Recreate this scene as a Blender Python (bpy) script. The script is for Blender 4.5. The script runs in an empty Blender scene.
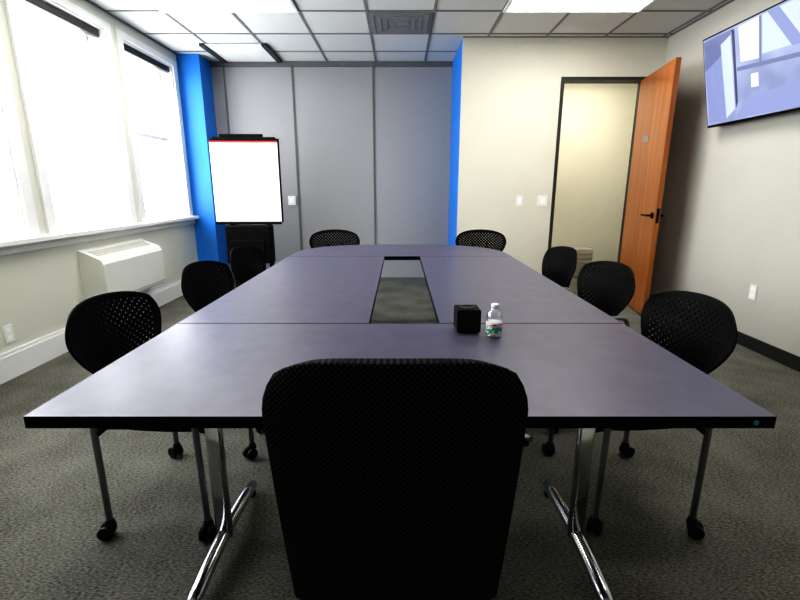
import bpy, bmesh, math
from mathutils import Vector, Matrix
scene = bpy.context.scene
col = scene.collection
scene.view_settings.view_transform = 'Standard'
try: scene.view_settings.look = 'High Contrast'
except Exception as e: print('look', e)
R = math.radians

# ---------------------------------------------------------------- materials
def mat(name, color, rough=0.5, metal=0.0, spec=0.5, noise=None, bump=None, emis=None, coat=0):
    m = bpy.data.materials.new(name); m.use_nodes = True
    nt = m.node_tree; b = nt.nodes['Principled BSDF']
    b.inputs['Base Color'].default_value = (*color, 1)
    b.inputs['Roughness'].default_value = rough
    b.inputs['Metallic'].default_value = metal
    b.inputs['Specular IOR Level'].default_value = spec
    if coat: b.inputs['Coat Weight'].default_value = coat
    if emis:
        b.inputs['Emission Color'].default_value = (*emis[0], 1)
        b.inputs['Emission Strength'].default_value = emis[1]
    tc = None
    if noise or bump:
        tc = nt.nodes.new('ShaderNodeTexCoord')
    if noise:   # (scale, amount, (sx,sy,sz))
        sc, amt = noise[0], noise[1]
        mp = nt.nodes.new('ShaderNodeMapping')
        if len(noise) > 2: mp.inputs['Scale'].default_value = noise[2]
        n = nt.nodes.new('ShaderNodeTexNoise'); n.inputs['Scale'].default_value = sc
        n.inputs['Detail'].default_value = 5
        r = nt.nodes.new('ShaderNodeValToRGB')
        r.color_ramp.elements[0].position = 0.3; r.color_ramp.elements[1].position = 0.7
        r.color_ramp.elements[0].color = (*[max(0, c*(1-amt)) for c in color], 1)
        r.color_ramp.elements[1].color = (*[min(1, c*(1+amt)) for c in color], 1)
        nt.links.new(tc.outputs['Object'], mp.inputs[0]); nt.links.new(mp.outputs[0], n.inputs['Vector'])
        nt.links.new(n.outputs['Fac'], r.inputs[0]); nt.links.new(r.outputs[0], b.inputs['Base Color'])
    if bump:    # (scale, strength)
        n2 = nt.nodes.new('ShaderNodeTexNoise'); n2.inputs['Scale'].default_value = bump[0]
        bp = nt.nodes.new('ShaderNodeBump'); bp.inputs['Strength'].default_value = bump[1]
        bp.inputs['Distance'].default_value = 0.01
        nt.links.new(tc.outputs['Object'], n2.inputs['Vector'])
        nt.links.new(n2.outputs['Fac'], bp.inputs['Height']); nt.links.new(bp.outputs[0], b.inputs['Normal'])
    return m

M = {}
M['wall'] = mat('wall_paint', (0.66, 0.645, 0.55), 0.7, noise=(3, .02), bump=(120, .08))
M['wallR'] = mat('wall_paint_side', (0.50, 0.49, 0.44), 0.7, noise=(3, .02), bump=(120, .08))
M['wallL'] = mat('wall_paint_window', (0.66, 0.66, 0.58), 0.7, noise=(3, .02), bump=(120, .08))
M['white'] = mat('white_trim_paint', (0.80, 0.80, 0.78), 0.45, noise=(5, .02))
M['heater'] = mat('heater_enamel', (0.72, 0.72, 0.66), 0.5, noise=(5, .02))
M['slot'] = mat('dark_slot', (0.03, 0.03, 0.03), 0.7, noise=(20, .1))
M['slot2'] = mat('grille_slot', (0.28, 0.28, 0.25), 0.7, noise=(20, .1))
M['blue'] = mat('blue_paint', (0.015, 0.21, 0.68), 0.5, noise=(3, .03))
M['part'] = mat('partition_vinyl', (0.325, 0.32, 0.325), 0.7, noise=(60, .05), bump=(200, .1))
M['seam'] = mat('partition_seam', (0.13, 0.13, 0.13), 0.6, noise=(20, .1))
M['base'] = mat('black_vinyl_base', (0.015, 0.015, 0.015), 0.5, noise=(20, .1))
M['black'] = mat('black_plastic', (0.004, 0.004, 0.004), 0.6, spec=.10, noise=(40, .1))
M['rubber'] = mat('caster_rubber', (0.006, 0.006, 0.006), 0.5, spec=.2, noise=(40, .1))
M['chrome'] = mat('polished_steel', (0.62, 0.63, 0.65), 0.18, metal=1, noise=(8, .04))
M['tube'] = mat('grey_metal_tube', (0.24, 0.25, 0.26), 0.35, metal=.6, noise=(8, .04))
M['edge'] = mat('table_edge_black', (0.005, 0.005, 0.006), 0.5, spec=.1, noise=(20, .1))
M['frame'] = mat('door_frame_bronze', (0.02, 0.019, 0.017), 0.5, noise=(20, .1))
M['plate'] = mat('plate_plastic', (0.8, 0.8, 0.76), 0.4, noise=(20, .01))
M['paper'] = mat('flip_paper', (0.9, 0.9, 0.9), 0.6, noise=(20, .01))
M['red'] = mat('red_binding', (0.5, 0.02, 0.03), 0.5, noise=(20, .05))
M['hall'] = mat('hall_paint', (0.60, 0.58, 0.48), 0.8, noise=(3, .02))
M['hcab'] = mat('hall_cabinet_metal', (0.36, 0.34, 0.28), 0.6, noise=(3, .02))
M['teal'] = mat('teal_sticker', (0.0, 0.35, 0.35), 0.5, noise=(20, .05))

# carpet
def carpet():
    m = mat('carpet_loop', (0.06, 0.06, 0.055), 0.95, spec=.1)
    nt = m.node_tree; b = nt.nodes['Principled BSDF']
    tc = nt.nodes.new('ShaderNodeTexCoord')
    mp = nt.nodes.new('ShaderNodeMapping'); mp.inputs['Scale'].default_value = (1, 2.5, 1)
    n = nt.nodes.new('ShaderNodeTexNoise'); n.inputs['Scale'].default_value = 75; n.inputs['Detail'].default_value = 3
    n2 = nt.nodes.new('ShaderNodeTexNoise'); n2.inputs['Scale'].default_value = 3.5; n2.inputs['Detail'].default_value = 2
    mx = nt.nodes.new('ShaderNodeMath'); mx.operation = 'MULTIPLY_ADD'; mx.inputs[1].default_value = .75
    ml = nt.nodes.new('ShaderNodeMath'); ml.operation = 'MULTIPLY'; ml.inputs[1].default_value = .25
    r = nt.nodes.new('ShaderNodeValToRGB')
    r.color_ramp.elements[0].position = .36; r.color_ramp.elements[0].color = (.050, .049, .040, 1)
    r.color_ramp.elements[1].position = .64; r.color_ramp.elements[1].color = (.21, .205, .175, 1)
    L = nt.links.new
    L(tc.outputs['Object'], mp.inputs[0]); L(mp.outputs[0], n.inputs['Vector']); L(tc.outputs['Object'], n2.inputs['Vector'])
    L(n2.outputs['Fac'], ml.inputs[0]); L(n.outputs['Fac'], mx.inputs[0]); L(ml.outputs[0], mx.inputs[2])
    L(mx.outputs[0], r.inputs[0]); L(r.outputs[0], b.inputs['Base Color'])
    bp = nt.nodes.new('ShaderNodeBump'); bp.inputs['Strength'].default_value = .5; bp.inputs['Distance'].default_value = .008
    L(n.outputs['Fac'], bp.inputs['Height']); L(bp.outputs[0], b.inputs['Normal'])
    return m
M['carpet'] = carpet()

def wood():
    m = mat('door_wood', (0.4, 0.13, 0.02), 0.35, coat=.2)
    nt = m.node_tree; b = nt.nodes['Principled BSDF']
    tc = nt.nodes.new('ShaderNodeTexCoord')
    mp = nt.nodes.new('ShaderNodeMapping'); mp.inputs['Scale'].default_value = (6, 6, .35)
    n = nt.nodes.new('ShaderNodeTexNoise'); n.inputs['Scale'].default_value = 2.5; n.inputs['Detail'].default_value = 6
    n.inputs['Distortion'].default_value = 1.2
    r = nt.nodes.new('ShaderNodeValToRGB')
    r.color_ramp.elements[0].position = .3; r.color_ramp.elements[0].color = (.22, .060, .009, 1)
    r.color_ramp.elements[1].position = .7; r.color_ramp.elements[1].color = (.38, .125, .02, 1)
    L = nt.links.new
    L(tc.outputs['Object'], mp.inputs[0]); L(mp.outputs[0], n.inputs['Vector'])
    L(n.outputs['Fac'], r.inputs[0]); L(r.outputs[0], b.inputs['Base Color'])
    return m
M['wood'] = wood()

def tabletop():
    m = mat('table_laminate', (0.084, 0.077, 0.120), 0.38, noise=(14, .12, (1, 1, 1)))
    b = m.node_tree.nodes['Principled BSDF']
    b.inputs['Specular IOR Level'].default_value = .5
    return m
M['top'] = tabletop()

def tile():
    m = mat('ceiling_tile', (0.62, 0.62, 0.60), 0.9, noise=(180, .12), bump=(150, .3)); return m
M['tile'] = tile()
M['grid'] = mat('ceiling_grid', (0.20, 0.20, 0.20), 0.6, noise=(9, .02))
M['lamp'] = mat('troffer_diffuser', (0.9, 0.9, 0.9), 0.5, emis=((1, .98, .94), 12))
M['hlamp'] = mat('hall_diffuser', (0.9, 0.9, 0.9), 0.5, emis=((1, .96, .88), 16))
M['vent'] = mat('vent_metal', (0.22, 0.22, 0.22), 0.5, noise=(9, .05))

def glass():
    m = bpy.data.materials.new('window_glass'); m.use_nodes = True
    nt = m.node_tree; nt.nodes.clear()
    o = nt.nodes.new('ShaderNodeOutputMaterial'); t = nt.nodes.new('ShaderNodeBsdfTransparent')
    g = nt.nodes.new('ShaderNodeBsdfGlossy'); g.inputs['Roughness'].default_value = .02
    x = nt.nodes.new('ShaderNodeMixShader'); x.inputs[0].default_value = .05
    nt.links.new(t.outputs[0], x.inputs[1]); nt.links.new(g.outputs[0], x.inputs[2]); nt.links.new(x.outputs[0], o.inputs[0])
    return m
M['glass'] = glass()
def fabric():
    m = mat('dotted_mesh_fabric', (0.006, 0.006, 0.007), 0.8, spec=.1)
    nt = m.node_tree; b = nt.nodes['Principled BSDF']
    tc = nt.nodes.new('ShaderNodeTexCoord'); mp = nt.nodes.new('ShaderNodeMapping')
    mp0 = nt.nodes.new('ShaderNodeMapping'); mp0.inputs['Scale'].default_value = (1, 0, 1)
    mp.inputs['Rotation'].default_value = (0, R(45), 0)
    v = nt.nodes.new('ShaderNodeTexVoronoi'); v.inputs['Scale'].default_value = 115; v.inputs['Randomness'].default_value = 0
    v.voronoi_dimensions = '3D'
    r = nt.nodes.new('ShaderNodeValToRGB')
    r.color_ramp.elements[0].position = .22; r.color_ramp.elements[0].color = (.036, .034, .032, 1)
    r.color_ramp.elements[1].position = .40; r.color_ramp.elements[1].color = (.002, .002, .0023, 1)
    L = nt.links.new
    L(tc.outputs['Object'], mp0.inputs[0]); L(mp0.outputs[0], mp.inputs[0]); L(mp.outputs[0], v.inputs['Vector']); L(v.outputs['Distance'], r.inputs[0])
    L(r.outputs[0], b.inputs['Base Color'])
    return m
M['fabric'] = fabric()

# ---------------------------------------------------------------- helpers
def empty(name, loc=(0, 0, 0), rot=0):
    e = bpy.data.objects.new(name, None); col.objects.link(e)
    e.empty_display_size = .1
    e.location = loc; e.rotation_euler = (0, 0, rot); return e

def add(name, me, m=None, parent=None):
    o = bpy.data.objects.new(name, me); col.objects.link(o)
    if m is not None: me.materials.append(m)
    if parent: o.parent = parent
    return o

def bm_to(name, bm, m, parent=None, smooth=False):
    me = bpy.data.meshes.new(name)
    bmesh.ops.recalc_face_normals(bm, faces=bm.faces)
    bm.to_mesh(me); bm.free()
    if smooth:
        for p in me.polygons: p.use_smooth = True
    return add(name, me, m, parent)

def bm_box(bm, lo, hi, rot=None, piv=None):
    c = [(lo[i]+hi[i])/2 for i in range(3)]; s = [abs(hi[i]-lo[i]) for i in range(3)]
    r = bmesh.ops.create_cube(bm, size=1)
    bmesh.ops.scale(bm, vec=s, verts=r['verts']); bmesh.ops.translate(bm, vec=c, verts=r['verts'])
    if rot: bmesh.ops.rotate(bm, cent=piv or c, matrix=rot, verts=r['verts'])
    return r['verts']

def box(name, lo, hi, m, parent=None, bev=0, seg=2):
    bm = bmesh.new(); bm_box(bm, lo, hi)
    if bev: bmesh.ops.bevel(bm, geom=bm.edges[:], offset=bev, segments=seg, affect='EDGES', profile=.5)
    return bm_to(name, bm, m, parent)

def boxes(name, lst, m, parent=None, bev=0):
    bm = bmesh.new()
    for lo, hi in lst: bm_box(bm, lo, hi)
    if bev: bmesh.ops.bevel(bm, geom=bm.edges[:], offset=bev, segments=2, affect='EDGES', profile=.5)
    return bm_to(name, bm, m, parent)

def bm_tube(bm, pts, r, n=12):
    pts = [Vector(p) for p in pts]; rings = []
    t0 = (pts[1]-pts[0]).normalized()
    ref = Vector((0, 0, 1)) if abs(t0.z) < .9 else Vector((1, 0, 0))
    nrm = t0.cross(ref).normalized(); prev = t0
    for i, p in enumerate(pts):
        if i == 0: t = t0
        elif i == len(pts)-1: t = (pts[i]-pts[i-1]).normalized()
        else: t = ((pts[i]-pts[i-1]).normalized()+(pts[i+1]-pts[i]).normalized()).normalized()
        nrm = (prev.rotation_difference(t) @ nrm); nrm = (nrm - t*nrm.dot(t)).normalized(); prev = t
        bn = t.cross(nrm)
        rr = r[i] if isinstance(r, (list, tuple)) else r
        rings.append([bm.verts.new(p+nrm*rr*math.cos(2*math.pi*k/n)+bn*rr*math.sin(2*math.pi*k/n)) for k in range(n)])
    for a, b in zip(rings, rings[1:]):
        for k in range(n): bm.faces.new((a[k], a[(k+1) % n], b[(k+1) % n], b[k]))
    bm.faces.new(rings[0]); bm.faces.new(rings[-1])

def fillet(pts, rad, n=5):
    pts = [Vector(p) for p in pts]; out = [pts[0]]
    for i in range(1, len(pts)-1):
        a = (pts[i-1]-pts[i]); b = (pts[i+1]-pts[i]); r = min(rad, a.length*.45, b.length*.45)
        A = pts[i]+a.normalized()*r; B = pts[i]+b.normalized()*r
        for k in range(n+1):
            t = k/n; out.append(A*(1-t)**2+pts[i]*2*t*(1-t)+B*t*t)
    out.append(pts[-1]); return out

def tube(name, pts, r, m, parent=None, rad=0, n=12):
    bm = bmesh.new(); bm_tube(bm, fillet(pts, rad) if rad else pts, r, n)
    o = bm_to(name, bm, m, parent)
    for p in o.data.polygons: p.use_smooth = len(p.vertices) == 4
    return o

def lathe(name, prof, m, parent=None, n=28, loc=(0, 0, 0)):
    bm = bmesh.new(); rings = []
    for r, z in prof:
        rings.append([bm.verts.new((loc[0]+r*math.cos(2*math.pi*k/n), loc[1]+r*math.sin(2*math.pi*k/n), loc[2]+z)) for k in range(n)])
    for a, b in zip(rings, rings[1:]):
        for k in range(n): bm.faces.new((a[k], a[(k+1) % n], b[(k+1) % n], b[k]))
    bm.faces.new(rings[0]); bm.faces.new(rings[-1])
    return bm_to(name, bm, m, parent, smooth=True)

def prism(name, outline, z0, z1, m, parent=None, msides=None):
    bm = bmesh.new()
    a = [bm.verts.new((x, y, z0)) for x, y in outline]; b = [bm.verts.new((x, y, z1)) for x, y in outline]
    bm.faces.new(a); bm.faces.new(b); n = len(a); side = []
    for k in range(n): side.append(bm.faces.new((a[k], a[(k+1) % n], b[(k+1) % n], b[k])))
    if msides:
        for f in side: f.material_index = 1
    o = bm_to(name, bm, m, parent)
    if msides: o.data.materials.append(msides)
    return o

# ---------------------------------------------------------------- room
XL, XR, YB, YD, YP, H = -2.65, 2.82, -1.6, 5.25, 6.2, 2.80
SP = .66      # x of the blue return
box('floor', (XL-.25, YB-.1, -.1), (4.6, 7.0, 0), M['carpet'])
box('ceiling', (XL-.25, YB-.1, H), (4.6, 7.0, H+.1), M['tile'])
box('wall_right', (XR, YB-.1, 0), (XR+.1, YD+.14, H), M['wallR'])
box('wall_rear', (XL-.2, YB-.1, 0), (XR, YB, H), M['wall'])
box('wall_partition', (XL-.2, YP, 0), (SP, YP+.1, H), M['part'])
for i, x in enumerate((-2.22, -1.36, -.34)):
    box('trim_%d' % (i+1), (x-.010, YP-.012, 0), (x+.010, YP, H-.06), M['seam'])
box('trim_4', (XL+.27, YP-.03, H-.06), (SP, YP, H), M['seam'])
box('trim_5', (XL+.27, YP-.014, 0), (SP, YP, .05), M['seam'])
box('wall_column_blue', (XL, 5.86, 0), (-2.38, YP, H), M['blue'])
box('wall_return_blue', (SP, YD+.012, 0), (SP+.1, YP+.1, H), M['blue'])
DX0, DX1, DZ = 1.75, 2.64, 2.39
boxes('wall_door_side', [((SP, YD, 0), (DX0, YD+.012, H)), ((SP+.1, YD+.012, 0), (DX0, YD+.14, H)),
      ((DX0, YD, DZ), (DX1, YD+.14, H)), ((DX1, YD, 0), (XR, YD+.14, H))], M['wall'])
boxes('trim_6', [((DX0-.022, YD-.02, 0), (DX0+.01, YD+.15, DZ+.022)), ((DX1-.01, YD-.005, 0), (DX1+.022, YD+.15, DZ+.022)),
      ((DX0+.01, YD-.02, DZ-.01), (DX1-.01, YD+.15, DZ+.022))], M['frame'])
box('baseboard_front', (SP, YD-.012, 0), (DX0-.035, YD, .1), M['base'])
box('baseboard_right', (XR-.012, YB, 0), (XR, YD, .1), M['base'])
# hallway
box('wall_hall_back', (SP+.1, 6.7, 0), (4.6, 6.8, H), M['hall'])
box('wall_hall_left', (1.1, YD+.14, 0), (1.2, 6.7, H), M['hall'])
box('wall_hall_right', (4.5, YD+.14, 0), (4.6, 6.7, H), M['hall'])
box('wall_hall_near', (XR+.1, YD, 0), (4.6, YD+.14, H), M['hall'])
box('baseboard_hall', (1.2, 6.685, 0), (4.5, 6.7, .1), M['base'])
hl = empty('hall_ceiling_light'); box('diffuser', (1.9, 5.5, H-.03), (2.9, 6.1, H-.01), M['hlamp'], hl)
boxes('rim', [((1.86, 5.46, H-.035), (1.9, 6.14, H)), ((2.9, 5.46, H-.035), (2.94, 6.14, H)),
              ((1.9, 5.46, H-.035), (2.9, 5.5, H)), ((1.9, 6.1, H-.035), (2.9, 6.14, H))], M['white'], hl)
hc = empty('hall_cabinet')
box('carcass', (2.15, 6.38, .0), (2.75, 6.68, .42), M['hcab'], hc, .01)
boxes('louvre', [((2.17, 6.36, .04+i*.062), (2.73, 6.385, .075+i*.062)) for i in range(6)], M['hcab'], hc)

# window wall -------------------------------------------------------
WZ0, WZ1 = .92, 2.64
wins = [(4.74, 5.72), (3.49, 4.47), (2.24, 3.22), (.99, 1.97)]
parts = [((XL-.22, YB-.1, 0), (XL, YP+.1, WZ0-.04)), ((XL-.22, YB-.1, WZ1), (XL, YP+.1, H))]
ys = [YP+.1]
for a, b in wins: ys += [b, a]
ys.append(YB-.1)
for i in range(0, len(ys), 2): parts.append(((XL-.22, ys[i+1], WZ0-.04), (XL, ys[i], WZ1)))
boxes('wall_left', parts, M['wallL'])
box('window_sill', (XL-.22+.003, YB, WZ0-.04), (XL+.08, 5.855, WZ0), M['white'], None, .008)
box('trim_7', (XL+.0, YB, WZ0-.10), (XL+.02, 5.855, WZ0-.04), M['white'], None, .005)
boxes('baseboard_left', [((XL, YB, 0), (XL+.022, 5.86, .16)), ((XL, YB, .16), (XL+.014, 5.86, .185))], M['white'])
box('baseboard_column', (XL, 5.84, 0), (-2.37, 5.86, .1), M['base'])
for i, (a, b) in enumerate(wins):
    w = empty('window_%d' % (i+1)); x0, x1 = XL-.17, XL-.11; zm = 1.80
    boxes('casing', [((XL, a-.09, WZ0), (XL+.02, a, WZ1+.06)), ((XL, b, WZ0), (XL+.02, b+.09, WZ1+.06)), ((XL, a, WZ1), (XL+.02, b, WZ1+.06)),
                     ((XL-.2, a, WZ0), (XL, a+.02, WZ1)), ((XL-.2, b-.02, WZ0), (XL, b, WZ1)), ((XL-.2, a+.02, WZ1-.02), (XL, b-.02, WZ1))], M['white'], w)
    boxes('lower_sash', [((x0+.04, a+.02, WZ0), (x1+.03, a+.06, zm+.03)), ((x0+.04, b-.06, WZ0), (x1+.03, b-.02, zm+.03)),
                   ((x0+.04, a+.06, WZ0), (x1+.03, b-.06, WZ0+.05)), ((x0+.04, a+.06, zm-.015), (x1+.03, b-.06, zm+.03))], M['white'], w)
    boxes('upper_sash', [((x0-.02, a+.02, zm-.02), (x0+.035, a+.055, WZ1-.02)), ((x0-.02, b-.055, zm-.02), (x0+.035, b-.02, WZ1-.02)),
                   ((x0-.02, a+.055, WZ1-.06), (x0+.035, b-.055, WZ1-.02))], M['white'], w)
    box('glass_lower', (x1-.008, a+.055, WZ0+.045), (x1-.004, b-.055, zm-.01), M['glass'], w)
    box('glass_upper', (x0+.004, a+.05, zm), (x0+.008, b-.05, WZ1-.055), M['glass'], w)
    box('blind_cassette', (XL-.075, a+.022, WZ1-.085), (XL-.02, b-.022, WZ1-.022), M['frame'], w, .008)
    ld = bpy.data.lights.new('window_portal', 'AREA'); ld.shape = 'RECTANGLE'; ld.size = WZ1-WZ0; ld.size_y = b-a
    ld.cycles.is_portal = True
    lo = bpy.data.objects.new('portal', ld); col.objects.link(lo); lo.parent = w
    lo.location = (XL-.21, (a+b)/2, (WZ0+WZ1)/2); lo.rotation_euler = (0, R(-90), 0)

# heater / convector ------------------------------------------------
ht = empty('wall_convector')
bm = bmesh.new(); y0, y1 = 3.68, 4.62; xw = XL
prof = [(xw, .30), (xw+.19, .30), (xw+.20, .32), (xw+.20, .64), (xw+.18, .68), (xw, .76)]
A = [bm.verts.new((x, y0, z)) for x, z in prof]; B = [bm.verts.new((x, y1, z)) for x, z in prof]
bm.faces.new(A); bm.faces.new(B)
for k in range(len(A)): bm.faces.new((A[k], A[(k+1) % 6], B[(k+1) % 6], B[k]))
bm_to('cabinet', bm, M['heater'], ht)
bm = bmesh.new(); ang = math.atan2(.08, .18); rm = Matrix.Rotation(ang, 3, 'Y')
for i in range(24):
    yy = y0+.06+i*.035
    bm_box(bm, (xw+.04, yy, .7185), (xw+.135, yy+.014, .7225), rm)
bm_to('grille_slots', bm, M['slot2'], ht)
box('seam_strip', (xw+.2, y0, .335), (xw+.203, y1, .34), M['slot2'], ht)

# ceiling -----------------------------------------------------------
gx = [.31+.61*k for k in range(-5, 5)]; gy = [4.53+.61*k for k in range(-10, 3)]
g = []
for x in gx:
    if XL < x < XR: g.append(((x-.012, YB, H-.006), (x+.012, YD if x > SP else YP-.03, H)))
for y in gy:
    if y > YB: g.append(((XL, y-.012, H-.0065), (XR if y < YD else SP, y+.012, H)))
g += [((XL, YB, H-.007), (XL+.025, 5.86, H)), ((XR-.025, YB, H-.007), (XR, YD, H)), ((SP, YD-.025, H-.007), (XR, YD, H))]
boxes('ceiling_grid', g, M['grid'])
def troffer(x, y):
    t = empty('ceiling_troffer_light', (x, y, H))
    box('diffuser', (.03, .03, -.016), (1.19, .58, -.012), M['lamp'], t)
    boxes('frame', [((0, 0, -.02), (.03, .61, 0)), ((1.19, 0, -.02), (1.22, .61, 0)), ((.03, 0, -.02), (1.19, .03, 0)), ((.03, .58, -.02), (1.19, .61, 0))], M['white'], t)
for y in (3.92, 2.09):  # visible far row, plus an unseen nearer row added for illumination
    troffer(-2.13, y); troffer(.92, y)
v = empty('ceiling_vent', (0.005, 4.835, H))
box('plate', (-.29, -.29, -.012), (.29, .29, -.007), M['vent'], v)
for i in range(4):
    s = .26-.06*i
    boxes('louvre', [((-s, -s, -.018), (-s+.015, s, -.01)), ((s-.015, -s, -.018), (s, s, -.01)), ((-s+.015, -s, -.018), (s-.015, -s+.015, -.01)), ((-s+.015, s-.015, -.018), (s-.015, s, -.01))], M['vent'], v)
sd = empty('ceiling_slot_diffuser', (-1.83, 5.45, H))
boxes('slot_bar', [((-.37, 0, -.03), (-.31, .68, -.0)), ((.31, 0, -.03), (.37, .68, -.0))], M['slot'], sd)
boxes('panel', [((-.31, 0, -.016), (.31, .68, -.008))], M['white'], sd)

# wall plates -------------------------------------------------------
def plate(name, c, axis, n=2, w=.07, h=.115):
    e = empty(name, c)
    if axis == 'x+': e.rotation_euler = (0, 0, R(90))
    if axis == 'x-': e.rotation_euler = (0, 0, R(-90))
    box('cover', (-w/2, -.008, -h/2), (w/2, 0, h/2), M['plate'], e, .002)
    if n == 2: boxes('sockets', [((-.016, -.01, .012), (.016, -.007, .04)), ((-.016, -.01, -.04), (.016, -.007, -.012))], M['paper'], e)
    else: boxes('rocker', [((-w/4, -.013, -.03), (w/4, -.007, .03))], M['paper'], e)
    return e
plate('power_outlet', (XL, 2.90, .30), 'x+')
plate('power_outlet', (XR, 3.50, .45), 'x-')
plate('cable_outlet', (XR, 3.12, 1.58), 'x-')
plate('light_switch', (1.36, YD, 1.12), 'y', 1)
plate('light_switch', (1.62, YD, 1.12), 'y', 1, w=.11)
pt = plate('thermostat', (-1.45, YP-.012, 1.10), 'y', 1, w=.1, h=.12)

# door --------------------------------------------------------------
d = empty('door_1', (DX1-.01, YD-.005, 0), R(-90-9.5))
L = .90
box('leaf', (0, -.045, .012), (L, 0, DZ-.012), M['wood'], d, .002)
for z in (.25, 1.2, 2.15): tube('hinge', [(0, .006, z-.05), (0, .006, z+.05)], .009, M['chrome'], d)
for s in (1, -1):
    yb = 0 if s > 0 else -.045
    bm = bmesh.new()
    bm_tube(bm, [(L-.07, yb, 1.0), (L-.07, yb+s*.012, 1.0)], .03, 20)
    bm_tube(bm, fillet([(L-.07, yb, 1.0), (L-.07, yb+s*.055, 1.0), (L-.2, yb+s*.055, 1.0)], .02), .010)
    bm_to('lever_handle', bm, M['black'], d)
box('edge_latch', (L-.0005, -.035, .93), (L+.002, -.01, 1.07), M['black'], d)
box('room_sign', (.3, -.05, 1.72), (.46, -.045, 1.78), M['vent'], d)

# TV ----------------------------------------------------------------
tv = empty('wall_tv', (2.635, 4.22, 2.120))
W2, H2 = 1.23, .72
tvp = empty('tv_panel_pivot', (0, 0, 0)); tvp.parent = tv
def tvbox(name, lo, hi, m, bev=0):
    return box(name, lo, hi, m, tvp, bev)
tvbox('housing', (0, -W2, -H2/2), (.035, 0, H2/2), M['black'], .004)
tvbox('rear_bulge', (.035, -W2+.25, -H2/2+.08), (.065, -.25, H2/2-.15), M['black'], .01)
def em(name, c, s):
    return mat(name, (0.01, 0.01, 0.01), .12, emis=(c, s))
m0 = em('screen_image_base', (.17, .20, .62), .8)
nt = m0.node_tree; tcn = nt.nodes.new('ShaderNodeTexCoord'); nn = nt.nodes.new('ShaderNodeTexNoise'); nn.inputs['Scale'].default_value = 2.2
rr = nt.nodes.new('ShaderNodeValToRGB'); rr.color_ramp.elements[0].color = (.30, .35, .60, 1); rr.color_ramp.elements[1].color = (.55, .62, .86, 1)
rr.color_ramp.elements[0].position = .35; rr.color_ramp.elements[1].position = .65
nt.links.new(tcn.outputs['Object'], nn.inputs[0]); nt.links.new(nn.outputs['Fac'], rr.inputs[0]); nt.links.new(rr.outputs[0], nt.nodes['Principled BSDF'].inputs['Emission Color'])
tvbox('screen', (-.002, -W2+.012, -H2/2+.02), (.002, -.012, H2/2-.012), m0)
pc = [0]
def poly(name, pts, m):
    pc[0] += 1; x = -.0025-.0002*pc[0]
    bm = bmesh.new(); vs = [bm.verts.new((x, -a, b)) for a, b in pts]; bm.faces.new(vs); return bm_to(name, bm, m, tvp)
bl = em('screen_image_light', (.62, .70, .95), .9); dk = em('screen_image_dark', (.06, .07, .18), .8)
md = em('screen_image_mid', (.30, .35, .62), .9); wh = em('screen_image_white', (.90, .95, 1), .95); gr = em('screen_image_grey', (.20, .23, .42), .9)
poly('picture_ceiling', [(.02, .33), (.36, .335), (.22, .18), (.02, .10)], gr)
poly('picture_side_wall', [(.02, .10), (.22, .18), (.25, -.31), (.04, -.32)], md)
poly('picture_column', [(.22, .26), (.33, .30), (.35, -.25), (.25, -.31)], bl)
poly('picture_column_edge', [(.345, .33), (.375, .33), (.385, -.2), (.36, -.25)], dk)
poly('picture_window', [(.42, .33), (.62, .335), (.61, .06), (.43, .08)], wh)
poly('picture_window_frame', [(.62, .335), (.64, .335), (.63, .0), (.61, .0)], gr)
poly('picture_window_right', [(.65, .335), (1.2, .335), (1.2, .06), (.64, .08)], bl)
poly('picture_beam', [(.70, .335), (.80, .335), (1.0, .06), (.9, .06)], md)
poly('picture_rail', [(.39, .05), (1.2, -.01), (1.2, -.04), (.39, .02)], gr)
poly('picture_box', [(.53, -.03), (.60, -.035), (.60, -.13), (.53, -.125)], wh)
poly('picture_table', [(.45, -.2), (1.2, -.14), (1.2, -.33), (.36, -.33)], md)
tvp.rotation_euler = (0, R(-12.5), 0)
WX = XR-2.635
tube('mount_arm', [(.05, -.6, 0), (WX, -.6, .0)], .02, M['black'], tv)
box('mount_plate', (WX-.02, -.75, -.15), (WX, -.45, .15), M['black'], tv)
tube('power_cable', [(.12, -1.02, -.3), (.13, -1.02, -.42), (WX-.02, -1.06, -.44), (WX-.01, -1.10, -.5), (WX-.012, -1.10, -.54)], .007, M['plate'], tv, .05)

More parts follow.
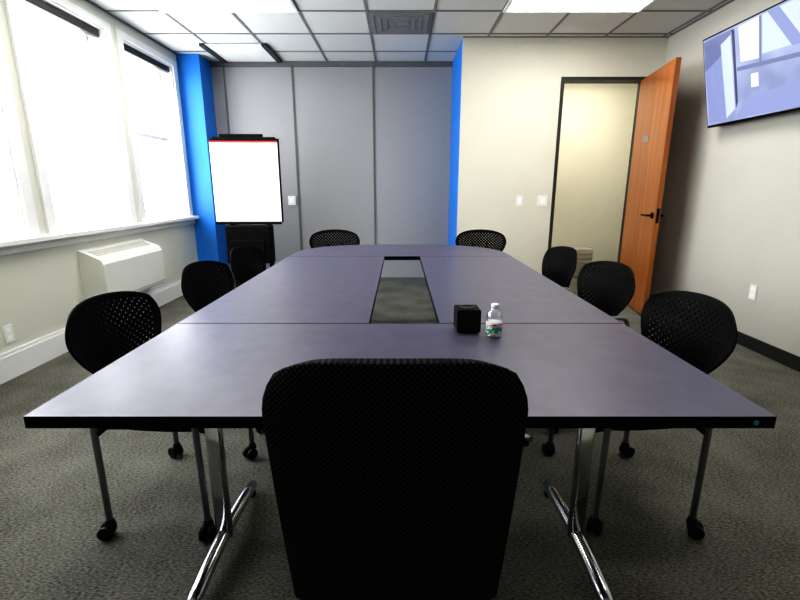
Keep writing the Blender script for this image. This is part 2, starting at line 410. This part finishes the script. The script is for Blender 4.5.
# ---------------------------------------------------------------- conference table
ct = empty('conference_table', (.0, 0, 0))
TZ0, TZ1 = .710, .740; HW = .870
def rect(a, b, c, e): return [(a, b), (c, b), (c, e), (a, e)]
gap = .007
prism('top_front', rect(-HW, .944, HW, 1.69-gap), TZ0, TZ1, M['top'], ct, M['edge'])
prism('top_left', rect(-HW, 1.69, -.122, 3.49-gap), TZ0, TZ1, M['top'], ct, M['edge'])
prism('top_right', rect(.155, 1.69, HW, 3.49-gap), TZ0, TZ1, M['top'], ct, M['edge'])
out = [(-HW, 3.49), (HW, 3.49)]
for k in range(0, 33):
    t = math.pi*k/32; c, s = math.cos(t), math.sin(t)
    out.append((HW*math.copysign(abs(c)**.75, c), 3.55+.72*abs(s)**.75))
prism('top_end', out, TZ0, TZ1, M['top'], ct, M['edge'])
def tleg(x, y, along, ln=.3):
    bm = bmesh.new()
    if along == 'y': bm_box(bm, (x-.028, y-.017, .05), (x+.028, y+.017, .69))
    else: bm_box(bm, (x-.017, y-.028, .05), (x+.017, y+.028, .69))
    es = [e for e in bm.edges if abs(e.verts[0].co.z-e.verts[1].co.z) > .1]
    bmesh.ops.bevel(bm, geom=es, offset=.014, segments=4, affect='EDGES', profile=.5)
    dv = Vector((0, 1, 0)) if along == 'y' else Vector((1, 0, 0)); c = Vector((x, y, 0))
    n = 9; pts = [c+dv*ln*(2*k/(n-1)-1)+Vector((0, 0, .032+.028*(1-abs(2*k/(n-1)-1)**2))) for k in range(n)]
    bm_tube(bm, pts, [.018]+[.024]*(n-2)+[.018], 12)
    q = .26 if along == 'y' else .24
    lo = c-dv*q; hi = c+dv*q; pr = Vector((.025, 0, 0)) if along == 'y' else Vector((0, .025, 0))
    bm_box(bm, lo-pr+Vector((0, 0, .685)), hi+pr+Vector((0, 0, TZ0)))
    o = bm_to('leg', bm, M['chrome'], ct)
    for p in o.data.polygons: p.use_smooth = len(p.vertices) == 4 and p.area < .02
    for s in (-1, 1):
        lathe('foot_pad', [(.02, 0), (.022, .012), (.012, .02)], M['rubber'], ct, 12, tuple(c+dv*s*(ln-.03)))
for s in (-1, 1):
    tleg(s*.625, 1.36, 'y', .31)
    tleg(s*.42, 2.03, 'x', .24); tleg(s*.42, 3.3, 'x', .24)
    tleg(s*.42, 3.85, 'y', .26)
boxes('stretcher', [((-.62, 1.38, .62), (.62, 1.40, .67)), ((-.435, 2.03, .62), (-.41, 3.3, .67)), ((.41, 2.03, .62), (.435, 3.3, .67))], M['edge'], ct)
bm = bmesh.new(); bm_tube(bm, [(.825, .9435, .7245), (.825, .9425, .7245)], .006, 16); bm_to('round_label', bm, M['teal'], ct)

# ---------------------------------------------------------------- chairs
def back_pt(u, v):
    z0, z1 = .475, .855
    w = .11+.142*math.sin(min(v/.80, 1)*math.pi/2)
    k = max(0, (v-.66)/.34); w *= 1-.13*k**2.6
    x = u*w
    z = z0+(z1-z0)*v - .026*u*u*v - .02*abs(u)**5*v + .06*u*u*(1-v)
    y = -.215-.06*v+.065*u*u
    return Vector((x, y, z))
def perforated(name, fn, nu, nv, r, m, th=.006, margin=2):
    bm = bmesh.new(); du, dv = 2/nu, 1/nv; cache = {}
    def V(u, v):
        k = (round(u, 5), round(v, 5))
        if k not in cache: cache[k] = bm.verts.new(fn(*k))
        return cache[k]
    for j in range(nv):
        for i in range(nu):
            u0, v0 = -1+i*du, j*dv; uc, vc = u0+du/2, v0+dv/2
            cs = [(u0, v0), (uc, v0), (u0+du, v0), (u0+du, vc), (u0+du, v0+dv), (uc, v0+dv), (u0, v0+dv), (u0, vc)]
            o = [V(*c) for c in cs]
            if i < margin or i >= nu-margin or j < margin or j >= nv-margin or (i+j) % 2:
                bm.faces.new(o)
            else:
                inn = []
                for k, c in enumerate(cs):
                    a = math.radians(225+45*k)
                    inn.append(bm.verts.new(fn(uc+du*r*math.cos(a), vc+dv*r*math.sin(a))))
                for k in range(8): bm.faces.new((o[k], o[(k+1) % 8], inn[(k+1) % 8], inn[k]))
    o = bm_to(name, bm, m, None, True)
    md_ = o.modifiers.new('thickness', 'SOLIDIFY'); md_.thickness = th; md_.offset = 0
    return o

def caster(bm_w, bm_f, c, ang=0):
    x, y = c
    ca, sa = math.cos(ang), math.sin(ang); ax = Vector((-sa, ca, 0)); f = Vector((ca, sa, 0))
    wc = Vector((x, y, .027))-f*.015
    for s in (-1, 1):
        bm_tube(bm_w, [wc+ax*s*.008, wc+ax*s*.012, wc+ax*s*.022, wc+ax*s*.025], [.024, .027, .027, .022], 18)
    bm_tube(bm_w, [wc-ax*.02, wc+ax*.02], .008, 8)
    bm_tube(bm_w, [Vector((x, y, .05)), Vector((x, y, .075))], [.02, .014], 12)
    bm_tube(bm_w, [wc+Vector((0, 0, .0)), Vector((x, y, .055))], [.01, .016], 8)

FY = .18
def make_chair_parts():
    P = []
    P.append(perforated('backrest', back_pt, 34, 26, .27, M['black']))
    def seat(u, v):
        w = .240-.03*abs(2*v-1)**4
        return Vector((u*w*(1-.05*(1-v)), -.20+.42*v, .445+.018*u*u-.045*abs(u)**8-.035*max(0, (v-.8)/.2)**2+.02*(1-v)**3))
    P.append(perforated('seat', seat, 30, 30, .28, M['black'], .010))
    bm = bmesh.new()
    for s in (-1, 1):
        x = s*.255
        bm_tube(bm, fillet([(x, -FY, .075), (x, -FY, .615), (x, FY-.01, .615), (x, FY, .075)], .05), .0115, 12)
    P.append(bm_to('tube_frame', bm, M['tube'], None, True))
    bm = bmesh.new()
    for s in (-1, 1):
        x = s*.255
        bm_tube(bm, fillet([(x, -FY, .425), (s*.10, -.21, .425), (s*.07, -.235, .54), (s*.07, -.275, .72)], .04), .010, 10)
        bm_tube(bm, [(s*.2, -FY-.01, .420), (s*.2, FY, .420)], .012, 10)
    bm_tube(bm, [(-.255, .17, .420), (.255, .17, .420)], .010, 10)
    bm_tube(bm, [(-.255, -.17, .420), (.255, -.17, .420)], .010, 10)
    P.append(bm_to('seat_support', bm, M['black'], None, True))
    bm = bmesh.new()
    for i, (x, y) in enumerate([(-.255, -FY), (.255, -FY), (-.255, FY), (.255, FY)]):
        caster(bm, None, (x, y), 1.1+i*.7)
    P.append(bm_to('casters', bm, M['rubber'], None, False))
    return P
parts = make_chair_parts()
first = True
def chair(x, y, rot, br=0):
    # br: small swivel of the flexible backrest on its posts
    global first
    e = empty('conference_chair', (x, y, 0), rot)
    for i, p in enumerate(parts):
        if first: q = p
        else:
            q = p.copy(); col.objects.link(q)
        q.parent = e
        if i == 0:
            c = Vector((0, -.24, 0)); m_ = Matrix.Rotation(br, 3, 'Z')
            q.location = c - m_ @ c; q.rotation_euler = (0, 0, br)
    first = False
chair(-.885, 1.665, R(-90), R(-5))
chair(-.87, 2.44, R(-90-8))
chair(-.87, 3.12, R(-90-8))
chair(.90, 1.675, R(90), R(5))
chair(.94, 2.42, R(90+10))
chair(.92, 3.12, R(90+6))
chair(-.64, 4.29, R(180+3))
chair(.79, 4.29, R(180-4))

# near chair (larger upholstered task chair)
nc = empty('task_chair', (-.01, 1.04, 0), 0)
def nb(u, v):
    w = .235+.029*min(1, v/.85)
    k = max(0, (v-.84)/.16); w *= 1-.13*k**2.6
    return Vector((u*w, -.205-.05*v+.05*u*u-.01*math.sin(v*3), .30+.640*v-.012*u*u*v-.034*abs(u)**6*v+.01*u*u*(1-v)))
bm = bmesh.new(); nu, nv = 24, 24
G = [[bm.verts.new(nb(-1+2*i/nu, j/nv)) for i in range(nu+1)] for j in range(nv+1)]
for j in range(nv):
    for i in range(nu): bm.faces.new((G[j][i], G[j][i+1], G[j+1][i+1], G[j+1][i]))
o = bm_to('backrest', bm, M['fabric'], nc, True)
s = o.modifiers.new('t', 'SOLIDIFY'); s.thickness = .035; s.offset = 0
b_ = o.modifiers.new('b', 'BEVEL'); b_.width = .014; b_.segments = 4; b_.limit_method = 'ANGLE'; b_.angle_limit = R(50)
bm = bmesh.new(); bm_box(bm, (-.235, -.17, .41), (.235, .25, .48))
bmesh.ops.bevel(bm, geom=bm.edges[:], offset=.03, segments=4, affect='EDGES', profile=.5)
bm_to('seat', bm, M['fabric'], nc, True)
tube('gas_lift', [(0, .02, .09), (0, .02, .25), (0, .02, .25), (0, .02, .41)], [.03, .03, .018, .018], M['black'], nc)
box('mechanism', (-.09, -.12, .37), (.09, .14, .41), M['black'], nc, .01)
bm = bmesh.new(); bw = bmesh.new()
for k in range(5):
    a = R(90+72*k); bm_tube(bm, [(0, .02, .12), (.15*math.cos(a), .02+.15*math.sin(a), .11), (.26*math.cos(a), .02+.26*math.sin(a), .08)], [.03, .022, .016], 10)
    caster(bw, None, (.26*math.cos(a), .02+.26*math.sin(a)), a)
bm_to('star_base', bm, M['black'], nc, True); bm_to('casters', bw, M['rubber'], nc)

# ---------------------------------------------------------------- flip chart easel
fe = empty('flip_chart_easel', (-1.765, 5.35, 0), R(0))
box('board', (-.385, 0, .87), (.395, .025, 1.80), M['black'], fe, .004)
box('paper_pad', (-.383, -.016, .880), (.38, 0, 1.765), M['paper'], fe)
box('red_strip', (-.38, -.019, 1.755), (.38, 0, 1.775), M['red'], fe)
box('clamp_bar', (-.35, -.03, 1.775), (.36, .03, 1.815), M['black'], fe, .008)
box('top_handle', (-.27, -.01, 1.81), (.22, .03, 1.85), M['black'], fe, .01)
box('marker_tray', (-.38, -.06, .85), (.38, .0, .872), M['black'], fe, .005)
boxes('posts', [((-.24, .03, .08), (-.19, .07, 1.7)), ((.19, .03, .08), (.24, .07, 1.7))], M['black'], fe, .004)
box('storage_bin', (-.25, -.13, .40), (.27, .03, .84), M['black'], fe, .015)
box('bin_front_panel', (-.2, -.15, .46), (.2, -.12, .68), M['black'], fe, .01)
boxes('base_feet', [((-.26, -.25, .055), (-.18, .3, .085)), ((.18, -.25, .055), (.26, .3, .085)), ((-.2, .0, .055), (.2, .06, .085))], M['black'], fe, .004)
bw = bmesh.new()
for x, y in ((-.22, -.22), (.22, -.22), (-.22, .27), (.22, .27)): caster(bw, None, (x, y), .4)
bm_to('casters', bw, M['rubber'], fe)

# ---------------------------------------------------------------- table-top items
T = TZ1
sp = empty('cube_speaker', (.248, 1.60, T), R(2))
box('body', (-.044, -.044, .003), (.044, .044, .088), M['black'], sp, .007, 3)
gm = mat('speaker_grille', (.012, .012, .013), .5, spec=.2, noise=(300, .6))
box('front_grille', (-.037, -.0455, .012), (.037, -.043, .080), gm, sp)
lathe('driver_ring', [(.030, 0), (.030, .003), (.024, .003), (.024, .001)], gm, sp, 28, (0, 0, .0875))
boxes('feet', [((-.035, -.035, 0), (.035, .035, .004))], M['rubber'], sp)
wb = empty('water_bottle', (.332, 1.52, T))
def pet():
    m = bpy.data.materials.new('clear_pet'); m.use_nodes = True
    nt = m.node_tree; nt.nodes.clear()
    o = nt.nodes.new('ShaderNodeOutputMaterial'); t = nt.nodes.new('ShaderNodeBsdfTransparent'); t.inputs[0].default_value = (.93, .95, .98, 1)
    g = nt.nodes.new('ShaderNodeBsdfGlossy'); g.inputs['Roughness'].default_value = .06
    lw = nt.nodes.new('ShaderNodeLayerWeight'); lw.inputs[0].default_value = .35
    x = nt.nodes.new('ShaderNodeMixShader')
    nt.links.new(lw.outputs['Facing'], x.inputs[0]); nt.links.new(t.outputs[0], x.inputs[1]); nt.links.new(g.outputs[0], x.inputs[2]); nt.links.new(x.outputs[0], o.inputs[0])
    return m
lathe('bottle', [(.020, 0), (.027, .003), (.028, .012), (.026, .02), (.028, .026), (.028, .032), (.0275, .068), (.028, .072), (.025, .086), (.016, .099), (.0115, .104), (.0115, .110)], pet(), wb)
lb = mat('bottle_label', (.8, .8, .8), .4); nt = lb.node_tree
tcn = nt.nodes.new('ShaderNodeTexCoord'); sx = nt.nodes.new('ShaderNodeSeparateXYZ'); mr = nt.nodes.new('ShaderNodeMapRange')
mr.inputs[1].default_value = .022; mr.inputs[2].default_value = .056
nz = nt.nodes.new('ShaderNodeTexNoise'); nz.inputs['Scale'].default_value = 70
ad = nt.nodes.new('ShaderNodeMath'); ad.operation = 'MULTIPLY_ADD'; ad.inputs[1].default_value = .8
ml = nt.nodes.new('ShaderNodeMath'); ml.operation = 'MULTIPLY'; ml.inputs[1].default_value = .6
rp = nt.nodes.new('ShaderNodeValToRGB'); rp.color_ramp.interpolation = 'CONSTANT'
cr = rp.color_ramp; cr.elements[0].color = (.8, .8, .8, 1); cr.elements[1].position = .44; cr.elements[1].color = (.05, .45, .10, 1)
for p, c in ((.56, (.03, .25, .65, 1)), (.66, (.05, .45, .10, 1)), (.74, (.85, .85, .85, 1)), (.82, (.6, .06, .1, 1)), (.90, (.85, .85, .85, 1))):
    e = cr.elements.new(p); e.color = c
nt.links.new(tcn.outputs['Object'], sx.inputs[0]); nt.links.new(tcn.outputs['Object'], nz.inputs[0]); nt.links.new(sx.outputs[2], mr.inputs[0])
nt.links.new(mr.outputs[0], ml.inputs[0]); nt.links.new(nz.outputs['Fac'], ad.inputs[0]); nt.links.new(ml.outputs[0], ad.inputs[2]); nt.links.new(ad.outputs[0], rp.inputs[0])
nt.links.new(rp.outputs[0], nt.nodes['Principled BSDF'].inputs['Base Color'])
lathe('label', [(.0285, .020), (.0288, .021), (.0288, .056), (.0285, .057)], lb, wb)
lathe('cap', [(.013, .106), (.0135, .108), (.0135, .120), (.012, .1215)], M['plate'], wb)

# ---------------------------------------------------------------- world + camera
w = bpy.data.worlds.new('overcast_sky'); scene.world = w; w.use_nodes = True
bg = w.node_tree.nodes['Background']; bg.inputs['Color'].default_value = (.92, .96, 1, 1); bg.inputs['Strength'].default_value = 10.0
cd = bpy.data.cameras.new('camera'); cam = bpy.data.objects.new('camera', cd); col.objects.link(cam)
cam.location = (0, 0, 1.25); cam.rotation_euler = (R(90-13.86), 0, 0)
cd.sensor_width = 36; cd.lens = 20.25; cd.clip_start = .02
scene.camera = cam
